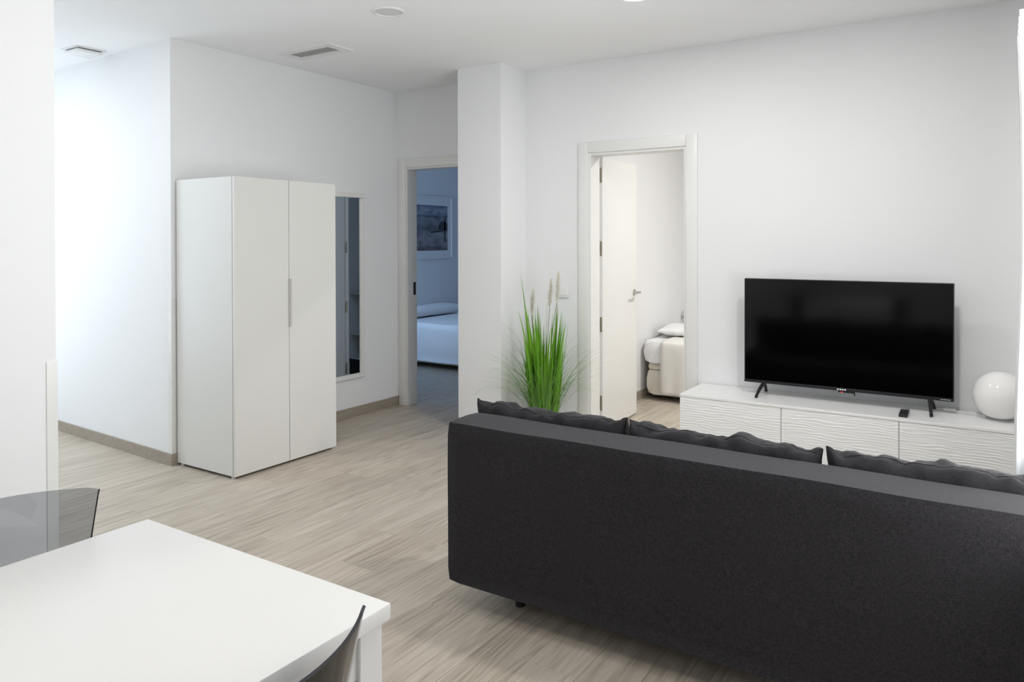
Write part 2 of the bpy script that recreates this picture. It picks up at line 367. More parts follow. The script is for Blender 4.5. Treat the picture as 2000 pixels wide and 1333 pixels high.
baseboard('baseboard_back', [(-2.565, TVY), (-3.02, TVY)], 'wooden baseboard between the pillar and the bedroom door')
baseboard('baseboard_back_right', [(RX, TVY), (-1.675, TVY)], 'wooden baseboard behind the television stand')
baseboard('baseboard_bedroom', [(B2X, FARY), (B2X, TVW)], 'wooden baseboard in the cream bedroom behind the door leaf')
baseboard('baseboard_foreground', [(-2.39, 1.14), (-2.39, -2.6)], 'wooden baseboard along the dining wall')

# clear corner guards
def guard(name, x, y, sx, sy, h, label):
    bm = bmesh.new(); t = 0.003; wv = 0.028
    prism(bm, [(x + sx * t, y + sy * t), (x + sx * t, y - sy * wv), (x, y - sy * wv), (x, y), (x - sx * wv, y), (x - sx * wv, y + sy * t)], 0.0 if name == 'trim_2' else 0.075, h)
    return tag(link(name, bm, M_GUARD), label, 'corner guard', kind='structure')
guard('trim_1', WX, 2.815, 1, -1, 1.06, 'slim corner guard strip on the wall edge beside the wardrobe')
guard('trim_2', -2.39, 1.156, 1, 1, 1.06, 'slim corner guard strip on the wall edge behind the smoked chair')

# doorways ---------------------------------------------------------
def hinge(parent, x, y, z, ang=0.0):
    bm = bmesh.new()
    box(bm, x + 0.004, x + 0.028, y - 0.0035, y, z - 0.045, z + 0.045)       # plate on the leaf edge
    box(bm, x - 0.012, x + 0.006, y - 0.006, y - 0.003, z - 0.012, z + 0.030)
    tube(bm, [(x, y - 0.007, z - 0.035), (x, y - 0.007, z + 0.045)], 0.006, 8)
    return link('hinge', bm, M_BRASS, parent, autosmooth=True)

def doorway(name, label, xl, xr, yf, yb, ztop, casing_w):
    """a door frame: three casing boards on the room side, three lining boards, a stop bead"""
    d = thing(name, label, 'door', ((xl + xr) / 2, (yf + yb) / 2, 0), kind='structure')
    t = 0.014
    bx('casing', (xl - casing_w, xl, yf - t, yf, 0, ztop + casing_w), M_LACQ, d, 0.003)
    bx('casing', (xr, xr + casing_w, yf - t, yf, 0, ztop + casing_w), M_LACQ, d, 0.003)
    bx('casing', (xl + 0.0005, xr - 0.0005, yf - t, yf, ztop, ztop + casing_w - 0.001), M_LACQ, d, 0.003)
    bx('casing', (xl - casing_w, xl, yb, yb + t, 0, ztop + casing_w), M_LACQ, d, 0.003)
    bx('casing', (xr, xr + casing_w, yb, yb + t, 0, ztop + casing_w), M_LACQ, d, 0.003)
    bx('casing', (xl + 0.0005, xr - 0.0005, yb, yb + t, ztop, ztop + casing_w - 0.001), M_LACQ, d, 0.003)
    L_ = 0.02
    bx('lining', (xl - 0.004, xl - 0.004 + L_, yf - 0.002, yb + 0.002, 0, ztop), M_LACQ, d)
    bx('lining', (xr + 0.004 - L_, xr + 0.004, yf - 0.002, yb + 0.002, 0, ztop), M_LACQ, d)
    bx('lining', (xl + 0.016, xr - 0.016, yf - 0.002, yb + 0.002, ztop - 0.017, ztop + 0.003), M_LACQ, d)
    return d

def leaf_local(parent, hx, hy, width, ang, thick, hinge_side, handle_faces=True, label=None):
    """door leaf hinged at (hx,hy); built along +Y then turned about its hinge by ang"""
    e = 0.008
    bm = bmesh.new(); s = hinge_side
    x0, x1 = (0, thick) if s > 0 else (-thick, 0)
    box(bm, x0, x1, 0, width, e, 2.035, bevel=0.002, seg=1)
    lf = link('leaf', bm, M_LACQ, parent, world=False)
    lf.location = Vector((hx, hy, 0)) - parent.location; lf.rotation_euler = (0, 0, ang)
    for z in (0.22, 0.80, 1.36, 1.90):
        b = bmesh.new(); c = (x0 + x1) / 2
        box(b, c - 0.004, c + 0.012, -0.0035, 0.002, z - 0.055, z + 0.055)
        box(b, c - 0.024 * s, c - 0.005 * s, -0.006, -0.001, z - 0.010, z + 0.022) if s > 0 else box(b, c + 0.005, c + 0.024, -0.006, -0.001, z - 0.010, z + 0.022)
        tube(b, [(c - 0.021 * s, -0.009, z - 0.050), (c - 0.021 * s, -0.009, z + 0.035)], 0.0065, 8)
        link('hinge', b, M_BRASS, lf, world=False, autosmooth=True)
    for sx in (1, -1):
        b = bmesh.new(); xs = x1 if sx > 0 else x0
        hy_ = width - 0.06
        def disc(x, r, th):
            ring = [(x, hy_ + r * math.cos(2 * PI * i / 20), 1.0 + r * math.sin(2 * PI * i / 20)) for i in range(20)]
            tube(b, [(xs, hy_, 1.0), (xs + sx * th, hy_, 1.0)], r, 20)
        disc(xs, 0.025, 0.008)
        tube(b, smooth_path([(xs, hy_, 1.0), (xs + sx * 0.045, hy_, 1.0), (xs + sx * 0.055, hy_ - 0.015, 1.0), (xs + sx * 0.055, hy_ - 0.12, 1.0)], 5), 0.009, 10)
        link('handle', b, M_STEEL, lf, world=False, autosmooth=True)
    return lf

door2 = doorway('door_2', 'white framed doorway beside the television with its leaf swung into the bedroom', -2.483, -1.757, TVY, TVW, 2.047, 0.079)
leaf_local(door2, -2.487, 5.005, 0.715, math.radians(3.6), 0.036, 1)
door1 = doorway('door_1', 'white framed doorway left of the pillar opening to the dim blue bedroom', -4.288, -3.59, D1Y, D1W, 2.047, 0.072)
bx('strike_plate', (-4.2725, -4.2700, D1W - 0.045, D1W - 0.015, 0.95, 1.06), M_BLACK, door1)
leaf_local(door1, -3.585, 5.085, 0.66, math.radians(-60), 0.036, -1)

# windows ----------------------------------------------------------
win = thing('window_1', 'tall white framed window beside the sofa behind the curtain', 'window', (RX + 0.06, 2.75, 0.25), kind='structure')
for d in ((RX + 0.03, RX + 0.09, 2.0, 2.06, 0.25, 2.25), (RX + 0.03, RX + 0.09, 3.44, 3.5, 0.25, 2.25), (RX + 0.03, RX + 0.09, 2.06, 3.44, 0.25, 0.31), (RX + 0.03, RX + 0.09, 2.06, 3.44, 2.19, 2.25), (RX + 0.03, RX + 0.09, 2.72, 2.78, 0.31, 2.19)):
    bx('window_frame', d, M_WHITEP, win)
for y0, y1 in ((2.06, 2.72), (2.78, 3.44)): bx('pane', (RX + 0.055, RX + 0.061, y0, y1, 0.31, 2.19), M_PANE, win)
win = thing('added_window_2', 'added unseen window lighting the dim blue bedroom left of its doorway', 'window', (-5.45, D1Y + 0.08, 0.9), kind='structure')  # unseen window, added to supply the blue bedroom's daylight
for d in ((-6.0, -5.95, 5.0, D1W, 0.9, 2.1), (-4.95, -4.9, 5.0, D1W, 0.9, 2.1), (-5.95, -4.95, 5.0, D1W, 0.9, 0.95), (-5.95, -4.95, 5.0, D1W, 2.05, 2.1)):
    bx('window_frame', d, M_WHITEP, win)
bx('pane', (-5.95, -4.95, 5.028, 5.034, 0.95, 2.05), M_PANE, win)

win = thing('added_window_3', 'added unseen high wide window in the wall behind the photographer', 'window', (-1.05, -2.65, 1.08), kind='structure')  # unseen window, added for rear daylight; sill kept above the screen's reflection
for d in ((-2.05, -2.0, -2.68, -2.63, 1.08, 2.32), (-0.10, -0.05, -2.68, -2.63, 1.08, 2.32), (-2.0, -0.10, -2.68, -2.63, 1.08, 1.13), (-2.0, -0.10, -2.68, -2.63, 2.27, 2.32)):
    bx('window_frame', d, M_WHITEP, win)
bx('pane', (-2.0, -0.10, -2.658, -2.652, 1.13, 2.27), M_PANE, win)
win = thing('added_window_4', 'added unseen tall window at the far end of the hallway', 'window', (-6.85, 2.0, 0.30), kind='structure')  # unseen window, added to brighten the hallway wall, floor and ceiling
for d in ((-6.87, -6.82, 1.30, 1.35, 0.30, 2.40), (-6.87, -6.82, 2.65, 2.70, 0.30, 2.40), (-6.87, -6.82, 1.35, 2.65, 0.30, 0.35), (-6.87, -6.82, 1.35, 2.65, 2.35, 2.40)):
    bx('window_frame', d, M_WHITEP, win)
bx('pane', (-6.848, -6.842, 1.35, 2.65, 0.35, 2.35), M_PANE, win)

# ------------------------------------------------------------------ ceiling fittings
def downlight(x, y, label, power, color, lit=True, r=0.088):
    t = thing('downlight', label, 'ceiling light', (x, y, CEIL), group='round ceiling downlights')
    bm = bmesh.new(); lathe(bm, [(r * 0.86, 0.0), (r * 0.86, -0.006), (r * 0.90, -0.010), (r * 0.97, -0.009), (r, -0.004), (r, 0.0)], 40, (x, y, CEIL))
    link('trim_ring', bm, M_WHITEP, t, smooth=True)
    bm = bmesh.new(); lathe(bm, [(0, -0.004), (r * 0.86, -0.004), (r * 0.86, -0.001), (0, -0.001)], 40, (x, y, CEIL))
    mt = pm('lit_diffuser', (0.9, 0.9, 0.9), 0.6, nscale=5, nvar=0.005, emit=(1, 0.98, 0.95), estr=2.0) if lit else pm('unlit_diffuser', (0.74, 0.75, 0.75), 0.6, nscale=5, nvar=0.01)
    link('diffuser', bm, mt, t)
    if lit: area('downlight_beam', (x, y, CEIL - 0.014), (0, 0, -1), r * 1.7, 0, power, color, t, 'DISK')
    return t
WARM, NEUT, COOL = (1.0, 0.975, 0.94), (1.0, 0.985, 0.97), (0.96, 0.98, 1.0)
downlight(-2.862, 3.157, 'unlit round white downlight above the middle of the room', 0, NEUT, lit=False)
downlight(-1.60, 3.66, 'lit round downlight at the top edge above the sofa seat', P_LIVING, NEUT)
downlight(-0.40, 2.95, 'lit round downlight in front of the television beyond the top edge', P_LIVING * 2.25, NEUT)
downlight(-1.12, 0.85, 'lit round downlight above the dining table', P_DINING, WARM)
downlight(-1.10, -1.1, 'lit round downlight behind the photographer', P_DINING, WARM)
downlight(-5.6, 1.80, 'lit round downlight deep in the hallway', P_HALL, COOL)
downlight(-4.05, 1.75, 'added unseen round downlight at the mouth of the hallway', P_HALL * 0.9, COOL)  # added lamp for the wardrobe side, hidden by the foreground wall
downlight(-0.95, 5.95, 'lit round downlight in the cream bedroom', P_BED, (1.0, 0.985, 0.955))

# air vent: frame, flat sheet coloured dark as recess shade and a row of blades
vx0, vx1, vy0, vy1 = -4.085, -3.70, 3.50, 3.605
vent = thing('ceiling_vent', 'rectangular white air grille in the ceiling above the wardrobe', 'air vent', ((vx0 + vx1) / 2, (vy0 + vy1) / 2, CEIL))
fw = 0.062
bm = bmesh.new()
for d in ((vx0 - fw, vx1 + fw, vy0 - fw, vy0), (vx0 - fw, vx1 + fw, vy1, vy1 + fw), (vx0 - fw, vx0, vy0, vy1), (vx1, vx1 + fw, vy0, vy1)):
    box(bm, *d, CEIL - 0.007, CEIL)
link('frame', bm, M_WHITEP, vent)
bx('shade_sheet', (vx0, vx1, vy0, vy1, CEIL - 0.001, CEIL - 0.0002), M_DARK, vent)
n = 15
bm = bmesh.new(); box(bm, -0.0062, 0.0062, -(vy1 - vy0) / 2, (vy1 - vy0) / 2, -0.0008, 0.0008)
bmesh.ops.rotate(bm, verts=bm.verts[:], cent=(0, 0, 0), matrix=Matrix.Rotation(math.radians(6), 3, 'Y'))
sl = bpy.data.meshes.new('slat'); bm.to_mesh(sl); bm.free(); sl.materials.append(M_GRILLE)
for i in range(n):
    o = bpy.data.objects.new('slat', sl); C.objects.link(o); o.parent = vent
    o.location = (vx0 + (i + 0.5) * (vx1 - vx0) / n - (vx0 + vx1) / 2, 0, -0.0052)

# small box detector in the hallway ceiling
det = thing('ceiling_sensor', 'small flat white box fixed to the hallway ceiling', 'sensor', (-5.15, 2.68, CEIL))
bx('mount_plate', (-5.25, -5.05, 2.58, 2.78, CEIL - 0.006, CEIL), M_WHITEP, det, 0.002, 1)
bx('housing', (-5.235, -5.065, 2.595, 2.765, CEIL - 0.032, CEIL - 0.011), M_WHITEP, det, 0.006)
bx('side_slot', (-5.225, -5.075, 2.605, 2.755, CEIL - 0.012, CEIL - 0.005), M_DARK, det)

# ------------------------------------------------------------------ wardrobe
wx0, wx1, wy0, wy1, wz0, wz1 = WX + 0.012, -3.805, 2.845, 3.658, 0.016, 1.806
wd = thing('wardrobe', 'tall white two-door wardrobe standing against the wall', 'wardrobe', ((wx0 + wx1) / 2, (wy0 + wy1) / 2, 0))
dth = 0.018; bxf = wx1 - dth - 0.003
bx('side_panel', (wx0, bxf, wy0, wy0 + 0.018, wz0, wz1), M_WARD, wd, 0.001, 1)
bx('side_panel', (wx0, bxf, wy1 - 0.018, wy1, wz0, wz1), M_WARD, wd, 0.001, 1)
bx('top_panel', (wx0, bxf, wy0 + 0.018, wy1 - 0.018, wz1 - 0.018, wz1 - 0.001), M_WARD, wd)
bx('bottom_panel', (wx0, bxf, wy0 + 0.018, wy1 - 0.018, wz0 + 0.02, wz0 + 0.038), M_WARD, wd)
bx('back_panel', (wx0 + 0.002, wx0 + 0.008, wy0 + 0.018, wy1 - 0.018, wz0, wz1 - 0.018), M_WARDI, wd)
bx('shelf', (wx0 + 0.01, bxf - 0.02, wy0 + 0.018, wy1 - 0.018, 1.45, 1.468), M_WARD, wd)
ym = (wy0 + wy1) / 2 + 0.004
dl = bx('door', (wx1 - dth, wx1, wy0 + 0.001, ym - 0.0015, wz0, wz1), M_WARD, wd, 0.0012, 1)
dr = bx('door', (wx1 - dth, wx1, ym + 0.0015, wy1 - 0.001, wz0, wz1), M_WARD, wd, 0.0012, 1)
bm = bmesh.new()    # slim edge pull hooked over the left edge of the right door
box(bm, wx1 + 0.0002, wx1 + 0.003, ym - 0.004, ym + 0.022, 0.872, 1.178, 0.001, 1)
box(bm, wx1 + 0.0002, wx1 + 0.020, ym - 0.006, ym - 0.003, 0.872, 1.178, 0.001, 1)
h = link('handle', bm, pm('handle_lacquer', (0.63, 0.62, 0.57), 0.4, nscale=20, nvar=0.01), dr); h['label'] = 'slim vertical white edge pull'
for fx in (wx0 + 0.04, bxf - 0.012):
    for fy in (wy0 + 0.014, wy1 - 0.014):
        bm = bmesh.new(); lathe(bm, [(0, 0), (0.012, 0), (0.012, 0.016), (0, 0.016)], 16, (fx, fy, 0)); link('foot', bm, M_GREYP, wd)

# ------------------------------------------------------------------ mirror
my0, my1, mz0, mz1 = 4.115, 4.515, 0.310, 1.803
mr = thing('wall_mirror', 'tall narrow mirror in a white frame half hidden by the wardrobe', 'mirror', (WX, (my0 + my1) / 2, mz0))
fx0, fx1, fwid = WX + 0.001, WX + 0.028, 0.034
bx('glass', (fx0 + 0.004, fx0 + 0.010, my0 + 0.015, my1 - 0.015, mz0 + 0.015, mz1 - 0.015), M_MIRROR, mr)
for d in ((my0, my1, mz0, mz0 + fwid), (my0, my1, mz1 - fwid, mz1)): bx('frame_rail', (fx0, fx1, *d), M_LACQ, mr, 0.003, 1)
for d in ((my0, my0 + fwid, mz0 + fwid, mz1 - fwid), (my1 - fwid, my1, mz0 + fwid, mz1 - fwid)): bx('frame_stile', (fx0, fx1, *d), M_LACQ, mr, 0.003, 1)

# ------------------------------------------------------------------ light switch
sw = thing('light_switch', 'white wall switch between the grass plant and the bedroom door', 'light switch', (-2.69, TVY, 1.045))
bx('plate', (-2.733, -2.650, TVY - 0.009, TVY, 1.003, 1.087), M_WHITEP, sw, 0.003, 1)
bx('rocker', (-2.722, -2.661, TVY - 0.013, TVY - 0.008, 1.016, 1.075), M_WHITEP, sw, 0.002, 1)
bx('base_gap', (-2.731, -2.652, TVY - 0.010, TVY - 0.001, 0.999, 1.004), M_GREYP, sw)

# ------------------------------------------------------------------ television stand
sx0, sx1, sy0, sz1 = -1.645, 0.155, 4.418, 0.480
st = thing('tv_stand', 'long low white television stand with three wavy relief fronts', 'tv stand', ((sx0 + sx1) / 2, (sy0 + TVY) / 2, 0))
bx('top_panel', (sx0 - 0.001, sx1 + 0.001, sy0 + 0.002, TVY - 0.014, sz1 - 0.016, sz1), M_STAND, st, 0.002, 1)
for i in range(3):
    a, b = sx0 + i * 0.6, sx0 + (i + 1) * 0.6
    bx('side_panel', (a + 0.0003, a + 0.016, sy0 + 0.024, TVY - 0.014, 0.10, sz1 - 0.016), M_STAND, st)
    bx('side_panel', (b - 0.016, b - 0.0003, sy0 + 0.024, TVY - 0.014, 0.10, sz1 - 0.016), M_STAND, st)
    bx('bottom_panel', (a + 0.016, b - 0.016, sy0 + 0.024, TVY - 0.014, 0.10, 0.116), M_STAND, st)
    bx('back_panel', (a + 0.016, b - 0.016, TVY - 0.022, TVY - 0.015, 0.116, sz1 - 0.016), M_STAND, st)
    # wavy front: real ripples in the surface
    bm = bmesh.new(); nx, nz_ = 70, 170; fx0_, fx1_, fz0_, fz1_ = a + 0.0018, b - 0.0018, 0.102, sz1 - 0.0175
    grid = []
    for k in range(nz_ + 1):
        r_ = []
        for j in range(nx + 1):
            X = fx0_ + (fx1_ - fx0_) * j / nx; Z = fz0_ + (fz1_ - fz0_) * k / nz_
            ph = Z / 0.0150 + 0.85 * noise.noise((X * 6, Z * 22, 3.1)) + 0.35 * noise.noise((X * 17, Z * 45, 9.0))
            fr = ph - math.floor(ph)
            hgt = (fr ** 0.7 if fr < 0.8 else (1 - fr) / 0.2 * 0.855) * 0.0026 * (0.8 + 0.9 * noise.noise((X * 11, Z * 40, 5.5)))
            r_.append(bm.verts.new((X, sy0 + 0.0045 - hgt, Z)))
        grid.append(r_)
    for k in range(nz_):
        for j in range(nx): bm.faces.new((grid[k][j], grid[k][j + 1], grid[k + 1][j + 1], grid[k + 1][j]))
    edge = grid[0] + [g[-1] for g in grid[1:]] + grid[-1][-2::-1] + [g[0] for g in grid[-2:0:-1]]
    back = [bm.verts.new((v.co.x, sy0 + 0.020, v.co.z)) for v in edge]
    for q in range(len(edge)): bm.faces.new((edge[q], edge[(q + 1) % len(edge)], back[(q + 1) % len(back)], back[q]))
    bm.faces.new(back[::-1])
    fo = link('door_front', bm, M_FRONT, st); fo.data.set_sharp_from_angle(angle=math.radians(60))
    for p in fo.data.polygons: p.use_smooth = True
for lx in (sx0 + 0.05, sx0 + 0.6, sx0 + 1.2, sx1 - 0.05):
    for ly in (sy0 + 0.06, TVY - 0.07):
        bm = bmesh.new(); lathe(bm, [(0, 0), (0.014, 0), (0.02, 0.10), (0, 0.10)], 16, (lx, ly, 0)); link('leg', bm, M_GREYP, st, autosmooth=True)

# ------------------------------------------------------------------ television
tx0, tx1, tz0, tz1, ty = -1.318, -0.206, 0.552, 1.186, 4.658
tv = thing('television', 'large flat black television on two splayed feet with its screen off', 'television', ((tx0 + tx1) / 2, ty, sz1))
bx('back_shell', (tx0 + 0.002, tx1 - 0.002, ty + 0.004, ty + 0.03, tz0 + 0.002, tz1 - 0.002), M_BLACK, tv, 0.003, 1)
bx('rear_housing', (tx0 + 0.12, tx1 - 0.12, ty + 0.03, ty + 0.075, tz0 + 0.02, tz0 + 0.34), M_BLACK, tv, 0.012)
bx('screen', (tx0 + 0.006, tx1 - 0.006, ty + 0.0005, ty + 0.004, tz0 + 0.018, tz1 - 0.006), M_SCREEN, tv)
bx('bezel', (tx0, tx1, ty - 0.006, ty + 0.030, tz0, tz0 + 0.017), M_BEZEL, tv, 0.002, 1)
bx('bezel', (tx0, tx1, ty - 0.001, ty + 0.028, tz1 - 0.005, tz1), M_BEZEL, tv, 0.001, 1)
bx('bezel', (tx0, tx0 + 0.005, ty - 0.001, ty + 0.028, tz0 + 0.017, tz1 - 0.005), M_BEZEL, tv)
bx('bezel', (tx1 - 0.005, tx1, ty - 0.001, ty + 0.028, tz0 + 0.017, tz1 - 0.005), M_BEZEL, tv)
for fxc, sgn in ((tx0 + 0.115, -1), (tx1 - 0.115, 1)):
    bm = bmesh.new()
    top = Vector((fxc, ty + 0.012, tz0 + 0.004))
    for dy in (-0.105, 0.12):
        end = Vector((fxc + sgn * 0.016, ty + dy, sz1 + 0.010))
        tube(bm, [top, top.lerp(end, 0.6) + Vector((0, 0, 0.006)), end], [0.011, 0.010, 0.008], 8)
        box(bm, end.x - 0.008, end.x + 0.008, end.y - 0.012, end.y + 0.012, sz1, sz1 + 0.010, 0.003, 1)
    link('foot', bm, M_BLACK, tv, autosmooth=True)
xc = (tx0 + tx1) / 2
rc = bx('receiver', (xc - 0.02, xc + 0.068, ty - 0.004, ty + 0.012, tz0 - 0.010, tz0 - 0.0002), M_BLACK, tv, 0.002, 1)
bx('standby_light', (xc - 0.005, xc + 0.005, ty - 0.0055, ty - 0.004, tz0 - 0.009, tz0 - 0.004), M_LED, rc)
bx('receiver_tab', (xc + 0.064, xc + 0.070, ty - 0.004, ty + 0.004, tz0 - 0.022, tz0 - 0.009), M_BLACK, rc)
bm = bmesh.new()
for k, (dx, wd_) in enumerate(((-0.026, 0.010), (-0.012, 0.010), (0.002, 0.009), (0.014, 0.009))):
    box(bm, xc + dx, xc + dx + wd_, ty - 0.0066, ty - 0.0058, tz0 + 0.004, tz0 + 0.012)
link('logo_print', bm, M_MARK, tv)
bm = bmesh.new()
for k in range(7): box(bm, tx1 - 0.062 + k * 0.007, tx1 - 0.0575 + k * 0.007, ty - 0.0066, ty - 0.0058, tz0 + 0.006, tz0 + 0.0105)
link('corner_print', bm, M_GREYP, tv)

# remote control
rm_ = thing('remote_control', 'small black remote control lying on the television stand', 'remote control', (-0.432, 4.540, sz1), rotz=math.radians(1.5))
bm = bmesh.new(); box(bm, -0.021, 0.021, -0.080, 0.080, 0.0, 0.018, 0.004); link('body', bm, M_BLACK, rm_, world=False, autosmooth=True)
for i in range(3):
    for j in range(8):
        bm = bmesh.new(); box(bm, -0.0165 + i * 0.0125, -0.0085 + i * 0.0125, -0.066 + j * 0.0165, -0.056 + j * 0.0165, 0.0178, 0.0195)
        link('button', bm, M_MARK if j == 7 else M_BEZEL, rm_, world=False)

# globe lamp
GX, GY = 0.000, 4.672
gl = thing('globe_lamp', 'round white opal glass globe lamp at the right end of the stand', 'lamp', (GX, GY, sz1))
rg = 0.125; prof = []
for i in range(33):
    a = -PI / 2 * 0.82 + (PI / 2 * 0.82 + PI / 2) * i / 32
    prof.append((rg * math.cos(a) if i < 32 else 0, 0.126 + rg * math.sin(a)))
bm = bmesh.new(); lathe(bm, [(0, prof[0][1])] + prof, 48, (GX, GY, sz1)); link('globe', bm, M_GLOBE, gl, smooth=True)
bm = bmesh.new(); lathe(bm, [(0, 0), (0.062, 0), (0.064, 0.004), (0.050, 0.0085), (0, 0.0085)], 32, (GX, GY, sz1)); link('base', bm, M_GREYP, gl, autosmooth=True)
bm = bmesh.new(); tube(bm, smooth_path([(GX - 0.06, GY + 0.02, sz1 + 0.004), (GX - 0.12, GY + 0.06, sz1 + 0.004), (-0.20, 4.745, sz1 + 0.004), (-0.28, 4.77, sz1 + 0.004), (-0.40, 4.81, sz1 + 0.004)], 6), 0.0035, 8)
cb = link('cable', bm, M_WHITEP, gl, smooth=True)
bx('inline_switch', (-0.262, -0.200, 4.738, 4.762, sz1 + 0.0005, sz1 + 0.018), M_WHITEP, cb, 0.006)

# ------------------------------------------------------------------ sofa
SX0, SX1, SY0, SY1, SZ0, SZ1 = -1.786, 0.255, 2.296, 2.482, 0.108, 0.722
so = thing('sofa', 'long dark charcoal fabric sofa seen from behind', 'sofa', ((SX0 + SX1) / 2, 2.75, 0))
def soft_box(name, dims, bev, mat, parent, amp=0.004, seed=0, cuts=14, f=3.0):
    """rounded upholstered block with slight unevenness"""
    bm = bmesh.new(); x0, x1, y0, y1, z0, z1 = dims
    sp = max(0.05, bev * 2.1); nx = max(2, int((x1 - x0) / sp)); ny = max(2, int((y1 - y0) / sp)); nz = max(2, int((z1 - z0) / sp))
    box(bm, 0, 1, 0, 1, 0, 1)
    bm.free(); bm = bmesh.new()
    # gridded box
    cache = {}
    def V(i, j, k):
        key = (i, j, k)
        if key not in cache: cache[key] = bm.verts.new((x0 + (x1 - x0) * i / nx, y0 + (y1 - y0) * j / ny, z0 + (z1 - z0) * k / nz))
        return cache[key]
    for i in range(nx):
        for j in range(ny):
            bm.faces.new((V(i, j, 0), V(i, j + 1, 0), V(i + 1, j + 1, 0), V(i + 1, j, 0))); bm.faces.new((V(i, j, nz), V(i + 1, j, nz), V(i + 1, j + 1, nz), V(i, j + 1, nz)))
    for i in range(nx):
        for k in range(nz):
            bm.faces.new((V(i, 0, k), V(i + 1, 0, k), V(i + 1, 0, k + 1), V(i, 0, k + 1))); bm.faces.new((V(i, ny, k), V(i, ny, k + 1), V(i + 1, ny, k + 1), V(i + 1, ny, k)))
    for j in range(ny):
        for k in range(nz):
            bm.faces.new((V(0, j, k), V(0, j, k + 1), V(0, j + 1, k + 1), V(0, j + 1, k))); bm.faces.new((V(nx, j, k), V(nx, j + 1, k), V(nx, j + 1, k + 1), V(nx, j, k + 1)))
    def on_edge(e):
        c = 0
        for ax, lo, hi in ((0, x0, x1), (1, y0, y1), (2, z0, z1)):
            if all(abs(v.co[ax] - lo) < 1e-6 for v in e.verts) or all(abs(v.co[ax] - hi) < 1e-6 for v in e.verts): c += 1
        return c >= 2
    es = [e for e in bm.edges if on_edge(e)]
    bmesh.ops.bevel(bm, geom=es, offset=bev, segments=4, profile=0.5, affect='EDGES')
    for v in bm.verts:
        n3 = Vector((noise.noise(v.co * f + Vector((seed, 0, 0))), noise.noise(v.co * f + Vector((0, seed, 7))), noise.noise(v.co * f + Vector((5, 0, seed)))))
        v.co += n3 * amp
    return link(name, bm, mat, parent, smooth=True)
bk = soft_box('backrest', (SX0, SX1, SY0, SY1, SZ0, SZ1), 0.010, M_SOFA, so, 0.004, 3)
for (p0, p1) in (((SX0 + 0.006, SY0 + 0.006, SZ1 - 0.002), (SX1 - 0.006, SY0 + 0.006, SZ1 - 0.002)),):
    bm = bmesh.new(); pts = []
    for i in range(42):
        t = i / 41; p = Vector(p0).lerp(Vector(p1), t)
        q = p + Vector((noise.noise(p * 3.0 + Vector((3, 0, 0))), noise.noise(p * 3.0 + Vector((0, 3, 7))), noise.noise(p * 3.0 + Vector((5, 0, 3))))) * 0.004
        pts.append(q)
    tube(bm, pts, 0.0021, 6); link('seam', bm, M_SEAM, bk, smooth=True)
soft_box('seat_base', (SX0 + 0.012, SX1 - 0.012, SY1 + 0.002, 3.16, SZ0 + 0.01, 0.30), 0.015, M_SOFA, so, 0.003, 5)
for i in range(3):
    a = SX0 + 0.14 + i * (SX1 - SX0 - 0.28) / 3; b = a + (SX1 - SX0 - 0.28) / 3
    soft_box('seat_cushion', (a + 0.004, b - 0.004, SY1 + 0.012, 3.17, 0.304, 0.445), 0.035, M_SOFA, so, 0.006, 11 + i)
for a, b in ((SX0 + 0.010, SX0 + 0.135), (SX1 - 0.135, SX1 - 0.010)): soft_box('armrest', (a, b, SY1 + 0.003, 3.16, 0.302, 0.50), 0.025, M_SOFA, so, 0.004, 17)
for lx in (-1.565, -0.03):
    for ly in (2.468, 3.05):
        bm = bmesh.new(); lathe(bm, [(0, 0), (0.020, 0), (0.024, 0.125), (0, 0.125)], 16, (lx, ly, 0)); link('leg', bm, M_BLACK, so, autosmooth=True)

